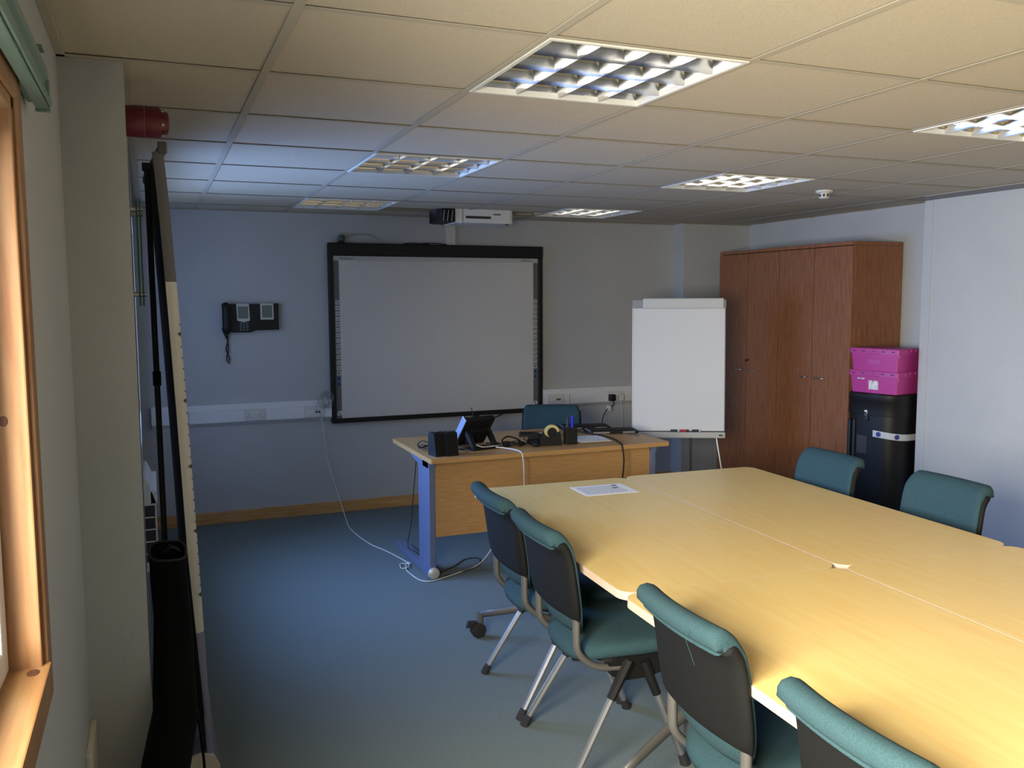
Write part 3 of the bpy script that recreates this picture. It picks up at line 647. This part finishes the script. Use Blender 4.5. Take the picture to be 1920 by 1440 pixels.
obj('tray_gap', box(NB(), -FW, FW, -.001, .0, -.004, .002, M=Mt_), 'ink', tr)
obj('tray_clip', box(NB(), FW-.045, FW-.02, -.048, -.045, -.03, -.02, M=Mt_ @ Matrix.Rotation(R(0), 4, 'Y')), 'ink', tr)
def leg(p, q, m): obj('leg', tube(NB(), [p, q], .010, 10), m, t, 40); obj('leg_tip', tube(NB(), [q, (q[0], q[1], 0)], .013, 10), 'rubber', t)
leg((.26, .03, .70), (.36, -.10, .012), 'silver'); leg((-.26, .03, .70), (-.36, -.10, .012), 'silver'); leg((.09, .05, 1.2), (.16, .42, .012), 'pole')
for k, (m, l, x) in enumerate((('ink', 'black marker pen lying in the flip chart tray', -.03), ('red', 'red marker pen lying in the flip chart tray', .035), ('ink', 'short black marker at the tray end beside the red marker', .12))):
    p = Vector((3.13, 3.30, 0))+Matrix.Rotation(a, 3, 'Z') @ Vector((x, -.034, .661))
    mk = thing('marker_pen', l, 'pen', p, a); obj('barrel', tube(NB(), [(-.028, 0, .008), (.02, 0, .008)], .008, 10), m, mk, 40); obj('cap_end', tube(NB(), [(.02, 0, .008), (.034, 0, .008)], .0085, 10), 'ink' if k == 1 else 'off_white', mk, 40)

# ------------------------------------------------------------------ wardrobes
def wardrobe(y0, y1, label, locky):
    t = thing('wardrobe', label, 'wardrobe', (4.095, y0, 0), 0, 'tall beech wardrobes')
    w = y1-y0; D = .445; hh = 1.985
    obj('side_panel', box(NB(), .02, D, .001, .020, .0, hh-.026, .001), 'beech_up', t); obj('side_panel', box(NB(), .02, D, w-.020, w-.001, .0, hh-.026, .001), 'beech_up', t)
    obj('top_panel', box(NB(), 0, D, 0.001, w-.001, hh-.025, hh, .001), 'beech_up', t); obj('back_panel', box(NB(), D-.008, D, .021, w-.021, .05, hh-.027), 'beech_up', t)
    obj('plinth', box(NB(), .04, .06, .021, w-.021, 0, .055), 'beech_up', t); obj('shelf', box(NB(), .03, D-.01, .021, w-.021, 1.0, 1.02), 'beech_up', t)
    m = w/2
    for s, (a_, b_) in ((0, (.002, m-.004)), (1, (m+.004, w-.002))):
        d = obj('door', box(NB(), 0, .018, a_, b_, .058, hh-.030, .0012), 'beech_up', t)
        ye = b_-.035 if s == 0 else a_+.035; yo = ye-.10 if s == 0 else ye+.10
        obj('handle', tube(NB(), [(-.001, yo, 1.03), (-.022, yo, 1.03), (-.026, (yo+ye)/2, 1.03), (-.022, ye, 1.03), (-.001, ye, 1.03)], .0055, 8, 3), 'chrome', d, True)
        if s == 0: obj('lock', tube(NB(), [(-.004, b_-.025, 1.115), (0, b_-.025, 1.115)], .009, 12), 'silver' if locky else 'ink', d)
        if s == 0 and not locky: obj('key', box(NB(), -.03, -.004, b_-.028, b_-.022, 1.10, 1.118), 'ink', d)
wardrobe(2.68, 3.433, 'tall beech wardrobe beside the pink crates', True); wardrobe(3.437, 4.19, 'tall beech wardrobe partly behind the flip chart', False)

# ------------------------------------------------------------------ black case, pink crates
CA = math.atan2(-.83, .55)
cc = Vector((4.17, 2.427, 0))
rc = R(12)
t = thing('display_case', 'tall black moulded display case under the pink crates', 'case', cc+Vector((.01, .012, 0)), rc-R(90))
def stad(a, b, n=36, e=.62): return [(a*math.copysign(abs(math.cos(th))**e, math.cos(th)), b*math.copysign(abs(math.sin(th))**e, math.sin(th))) for th in [2*math.pi*k/n for k in range(n)]]
def loft(bm, prof, n=36):
    rows = [[(x, y, z) for x, y in stad(a, b, n)] for a, b, z in prof]
    V = [[bm.verts.new(p) for p in r] for r in rows]
    for p, q in zip(V, V[1:]):
        for i in range(n): bm.faces.new((p[i], p[(i+1) % n], q[(i+1) % n], q[i]))
    bm.faces.new(V[0][::-1]); bm.faces.new(V[-1]); return bm
obj('body', loft(NB(), [(.17, .16, .02), (.19, .18, .05), (.195, .185, .40), (.195, .185, .835)]), 'black', t, 50)
obj('lid', loft(NB(), [(.200, .190, .835), (.202, .192, .85), (.200, .190, .93), (.203, .193, .935), (.201, .191, .972), (.19, .18, .98)]), 'black', t, 50)
lt = obj('latch', box(NB(), -.012, .012, -.201, -.190, .80, .875, .004, M=Matrix.Translation((-.005, 0, 0))), 'chrome', t, 40, label='chrome butterfly latch'); obj('latch_tongue', box(NB(), -.009, .009, -.207, -.200, .845, .872, .003, M=Matrix.Translation((-.005, 0, 0))), 'chrome', lt, 40)
for x in (-.135, -.10): obj('moulded_rib', box(NB(), x-.012, x+.012, -.191, -.160, .06, .80, .006), 'black', t, 40)
obj('handle_recess', box(NB(), -.075, .0, -.188, -.183, .58, .70, .002), 'ink', t)
ring = [(x, y) for x, y in stad(.1962, .1862, 240)]
tp = [p for p in ring[120:]+ring[:12] if p[0] > .035]
b = NB(); n_ = len(tp); sheet(b, [[(x, y, .70+dz-.03*k/n_) for k, (x, y) in enumerate(tp)] for dz in (0, .042)]); obj('tape_strip', b, 'tape_clear', t, True, label='strip of clear tape')
for k in (int(n_*.10), int(n_*.52)):
    x, y = tp[k]; q = Vector((tp[k+1][0]-tp[k-1][0], tp[k+1][1]-tp[k-1][1], 0)).normalized(); nn = Vector((q.y, -q.x, 0))
    obj('blue_sticker', lathe(NB(), [(.016, 0), (.016, .003)], 18, Matrix.Translation((x, y, .721-.03*k/n_)) @ nn.to_track_quat('Z', 'Y').to_matrix().to_4x4()), 'blue_dot', t)
for s in (-1, 1): obj('wheel', tube(NB(), [(s*.10-.015, .10, .03), (s*.10+.015, .10, .03)], .03, 16), 'rubber', t, 40)
obj('foot_rim', loft(NB(), [(.16, .15, 0), (.17, .16, .021)]), 'rubber', t)
def crate(z, label, first, sticker):
    t = thing('storage_crate', label, 'crate', (cc.x-.002, cc.y-.005, z), rc, 'pink storage crates')
    a, b_ = .15, .18; b = NB()
    rows = []
    for (k, zz) in ((.90, 0), (.95, .10), (.955, .112)): rows.append([(x*k, y*k, zz) for x, y in rrect(-a, a, -b_, b_, .012, 3)])
    V = [[b.verts.new(p) for p in r] for r in rows]; n = len(V[0])
    for p, q in zip(V, V[1:]):
        for i in range(n): b.faces.new((p[i], p[(i+1) % n], q[(i+1) % n], q[i]))
    b.faces.new(V[0][::-1]); b.faces.new(V[-1]); obj('tub', b, 'pink', t, 30)
    obj('rim', prism(NB(), rrect(-a, a, -b_, b_, .012, 3), 'z', .112, .138), 'pink', t, 30)
    for s in (-1, 1):
        l = obj('lid_flap', box(NB(), -a+.004, a-.004, .001 if s > 0 else -b_+.004, b_-.004 if s > 0 else -.001, .138, .146, .002), 'pink', t)
        for k in range(5): obj('hinge_tab', box(NB(), -a+.016+k*.056, -a+.044+k*.056, s*b_-.004, s*b_+.003, .128, .142, .002), 'pink', l)
        obj('end_handle', box(NB(), s*a-.003, s*a+.008, -.05, .05, .112, .128, .004), 'pink', t)
    for k in range(5): obj('hinge_slot', box(NB(), -a-.0008, -a+.001, -b_+.03+.070*k, -b_+.052+.070*k, .124, .130), 'ink', t)
    for x in (-.13, .13): obj('corner_rib', box(NB(), x-.006, x+.006, -b_*.985, -b_*.93, .085, .112, .001), 'pink', t)
    if sticker:
        for (y0, y1, z0, z1) in ((.06, .115, .085, .098), (-.035, .035, .02, .085)):
            b = NB(); rr = random.Random(3)
            n = 10; top = [(-a*(.905+.05*z1/.1)-.0012, y0+(y1-y0)*k/n, z1+rr.uniform(-.008, .004)) for k in range(n+1)]; bot = [(-a*(.905+.05*z0/.1)-.0012, y0+(y1-y0)*k/n, z0+rr.uniform(-.004, .008)) for k in range(n+1)]
            sheet(b, [bot, top]); obj('torn_label', b, 'sticker', t, label='remains of a torn white label')
    else: obj('moulded_panel', box(NB(), -a*.945-.001, -a*.93, -.05, .04, .045, .075, .001), 'pink', t)
crate(.9802, 'lower pink lidded crate with a torn white label', True, True); crate(1.1265, 'upper pink lidded crate stacked on the labelled one', False, False)

# ------------------------------------------------------------------ joined tables
TR = -.0488; TZ = .72
J = Vector((1.742, .195, 0)); ex = Vector((math.cos(TR), math.sin(TR), 0)); ey = Vector((-math.sin(TR), math.cos(TR), 0))
def table(w, l, cx, cy, label, casters):
    c = J+ex*cx+ey*cy
    t = thing('folding_table', label, 'table', c, TR, 'maple tables pushed together')
    o = rrect(-w/2+.002, w/2-.002, -l/2, l/2, .055, 8)
    obj('tabletop', prism(NB(), o, 'z', TZ-.025, TZ), 'maple', t)
    b = NB(); o2 = rrect(-w/2+.0005, w/2-.0005, -l/2-.0015, l/2+.0015, .0565, 8); n = len(o)
    A = [[b.verts.new((p[0], p[1], z)) for p in q] for q, z in ((o, TZ-.0255), (o2, TZ-.0255), (o2, TZ-.0005), (o, TZ+.0003))]
    for p, q in zip(A, A[1:]):
        for i in range(n): b.faces.new((p[i], p[(i+1) % n], q[(i+1) % n], q[i]))
    obj('edge_band', b, 'edge_band', t, label='pale edge banding')
    obj('underframe_rail', box(NB(), -.03, .03, -.55, .55, TZ-.065, TZ-.026, .004), 'pole', t)
    for s, cy_ in ((-1, casters[0]), (1, casters[1])):
        cl = obj('column', box(NB(), -.035, .035, s*.55-.02, s*.55+.02, .10, TZ-.026, .008), 'grey_tube', t, 40)
        for q in (-1, 1):
            arm = obj('foot_arm', tube(NB(), [(0, s*.55, .20), (q*.09, s*(.55+.25*(cy_-.55)), .185), (q*.35, s*cy_, .108)], .030, 10, 4, flat=.65, r_end=.016), 'grey_tube', t, True)
            wy = s*cy_
            obj('caster_stem', tube(NB(), [(q*.352, wy, .115), (q*.352, wy, .06)], .016, 10), 'grey_tube', arm, 40)
            for k in (-1, 1): obj('caster_wheel', lathe(NB(), [(.008, -.008), (.030, -.008), (.036, -.004), (.036, .006), (.028, .009), (.008, .009)], 20, Matrix.Translation((q*.352+q*.012, wy+k*.013, .036)) @ Matrix.Rotation(R(90), 4, 'X')), 'rubber', arm, 40)
            obj('caster_brake', prism(NB(), [(q*.352+q*.02, .066), (q*.352+q*.07, .050), (q*.352+q*.06, .08), (q*.352+q*.02, .078)], 'y', wy-.012, wy+.012), 'rubber', arm)
    return c
c1 = table(.79, 1.565, -.396, .7835, 'maple folding table with the printed paper on it', (.70, .80))
table(.745, 1.585, .3735, .7935, 'maple folding table with teal chairs near the black case', (.70, .74))
table(.80, 1.58, -.401, -.791, 'maple folding table joined to the paper-strewn one, nearer the window', (.70, .66))
table(.745, 1.58, .3735, -.791, 'maple folding table beside the bare partition wall', (.70, .66))
p = paper(1.59, 1.545, TZ, -3, .262, .20, 'printed white sheet lying on the maple table', 16)
b = NB()
for x, y, w_ in ((.082, .07, .03), (.066, .02, .034)):
    superell(b, (x, y, .001), w_/2, .009, .0006, 1, 1, 12, 6)
obj('printed_emblem', b, 'ink', p)

# ------------------------------------------------------------------ chairs
PROF = [(-.172, .475), (-.186, .52), (-.196, .57), (-.204, .63), (-.212, .69), (-.220, .745), (-.231, .790), (-.250, .820), (-.276, .832), (-.300, .816)]
WID = [.135, .175, .198, .206, .207, .206, .204, .202, .200, .198]
def prof_at(t):
    n = len(PROF)-1; f = min(max(t, 0), 1)*n; i = min(int(f), n-1); q = f-i
    P = catmull([(p[0], w, p[1]) for p, w in zip(PROF, WID)], 8)
    v = P[min(int(round(f*8)), len(P)-1)]; w = P[min(int(round(f*8))+1, len(P)-1)]; u = P[max(int(round(f*8))-1, 0)]
    T = (w-u); T.y = 0; T.normalize()
    return v.x, v.z, v.y, Vector((-T.z, 0, T.x))      # x, z, half width, normal pointing backwards
def back_loft(t0, t1, f_off, b_off, nt=24, ns=30, wk=1.0, wlow=0):
    """solid: profile from t0 to t1, faces f_off in front and b_off behind the centre line"""
    bm = NB(); rows = []
    for j in range(ns+1):
        s = math.sin(math.pi/2*(-1+2*j/ns)); e = abs(s); k = math.sqrt(max(0, 1-max(0, (e-.86)/.14)**2)); k = max(k, .08)
        front, back = [], []
        for i in range(nt+1):
            t = t0+(t1-t0)*i/nt; x, z, w, N = prof_at(t)
            capk = min(1, math.sqrt(max(.02, 1-(max(0, (i/nt-.90)/.10))**2)), math.sqrt(max(.02, 1-(max(0, (.08-i/nt)/.08))**2)))
            fo = f_off(t) if callable(f_off) else f_off; bo = b_off(t) if callable(b_off) else b_off
            mid = (bo-fo)/2; hf = (bo+fo)/2*k*capk
            y = s*(w*wk); px_ = x+.026*s*s*(1-.35*t)
            front.append((px_+N.x*(mid-hf), y, z+N.z*(mid-hf))); back.append((px_+N.x*(mid+hf), y, z+N.z*(mid+hf)))
        rows.append(front+back[::-1])
    V = [[bm.verts.new(p) for p in r] for r in rows]; n = len(V[0])
    for p, q in zip(V, V[1:]):
        for i in range(n): bm.faces.new((p[i], p[(i+1) % n], q[(i+1) % n], q[i]))
    bm.faces.new(V[0][::-1]); bm.faces.new(V[-1])
    return bm
CH = []
def chair(x, y, rz, label):
    if CH: return dup(CH[0], (x, y, 0), R(rz), label)
    t = thing('stacking_chair', label, 'chair', (x, y, 0), R(rz), 'teal meeting room chairs'); CH.append(t)
    fo = lambda q: .016 if q < .7 else .016+.010*(q-.7)/.3
    bo = lambda q: .008 if q < .68 else .008+.036*min(1, (q-.68)/.14)
    obj('backrest', back_loft(0, 1, fo, bo, wk=.975), 'teal', t, True, label='teal fabric backrest rolling over at the top')
    obj('back_shell', back_loft(.17, .80, .006, lambda q: .026 if q < .6 else .026+.014*(q-.6)/.2, wk=1.02), 'shell', t, 50, label='black plastic back shell')
    def droop(v):
        if v.x < -.08: v.z -= .03*((-.08-v.x)/.14)**2
        if v.x > .14: v.z -= .020*((v.x-.14)/.1)**2
        v.y *= 1-.06*max(0, -v.x/.22); return v
    b = NB(); superell(b, (.055, 0, .432), .232, .222, .036, .55, .62, 36, 12, droop); obj('seat', b, 'teal', t, True)
    obj('seat_pan', prism(NB(), rrect(-.10, .26, -.19, .19, .06), 'z', .388, .412), 'black', t)
    for s in (-1, 1):
        obj('seat_hub', prism(NB(), [(-.07, .388), (.17, .388), (.15, .33), (.08, .315), (.0, .315), (-.05, .335)], 'y', s*.165-.02, s*.165+.02), 'black', t)
        obj('back_tube', tube(NB(), [(-.178, s*.172, .60), (-.178, s*.172, .56), (-.178, s*.172, .49), (-.172, s*.172, .435), (-.132, s*.172, .390), (-.08, s*.172, .368), (.0, s*.172, .360)], .0125, 10, 5, flat=1.35), 'grey_tube', t, True)
        for top, foot in (((.010, s*.185, .385), (-.205, s*.222, .028)), ((.065, s*.185, .375), (.200, s*.222, .028))):
            a_, f_ = Vector(top), Vector(foot)
            l = obj('leg', tube(NB(), [a_.lerp(f_, .15), f_], .0125, 8), 'silver', t, 40)
            obj('leg_socket', tube(NB(), [a_, a_.lerp(f_, .34)], .0195, 8, r_end=.016), 'black', l, 40)
            d_ = (f_-a_).normalized(); obj('foot_cap', tube(NB(), [f_-d_*.012, f_+d_*.010, (f_.x+d_.x*.024, f_.y+d_.y*.024, 0)], .0145, 8, r_end=.019), 'rubber', l, 40)
    return t
chair(1.150, 1.18, -3, 'teal chair at the table corner nearest the office desk')
chair(1.125, .685, -3, 'teal chair pulled in beside the one nearest the desk')
c3 = chair(1.110, -.235, -3, 'teal chair at the table with a loose thread on its back')
obj('loose_thread', tube(NB(), [(-.296, -.110, .835), (-.309, -.112, .815), (-.300, -.114, .785), (-.288, -.118, .748)], .0007, 5, 5), 'teal', c3)
chair(1.070, -.85, -3, 'teal chair at the window end of the tables')
chair(2.468, 1.325, 177, 'teal chair across the tables, backing onto the black case')
chair(2.483, .655, 177, 'teal chair across the tables, backing onto the pale partition')
chair(2.19, 3.42, -115, 'teal chair behind the office desk below the whiteboard')
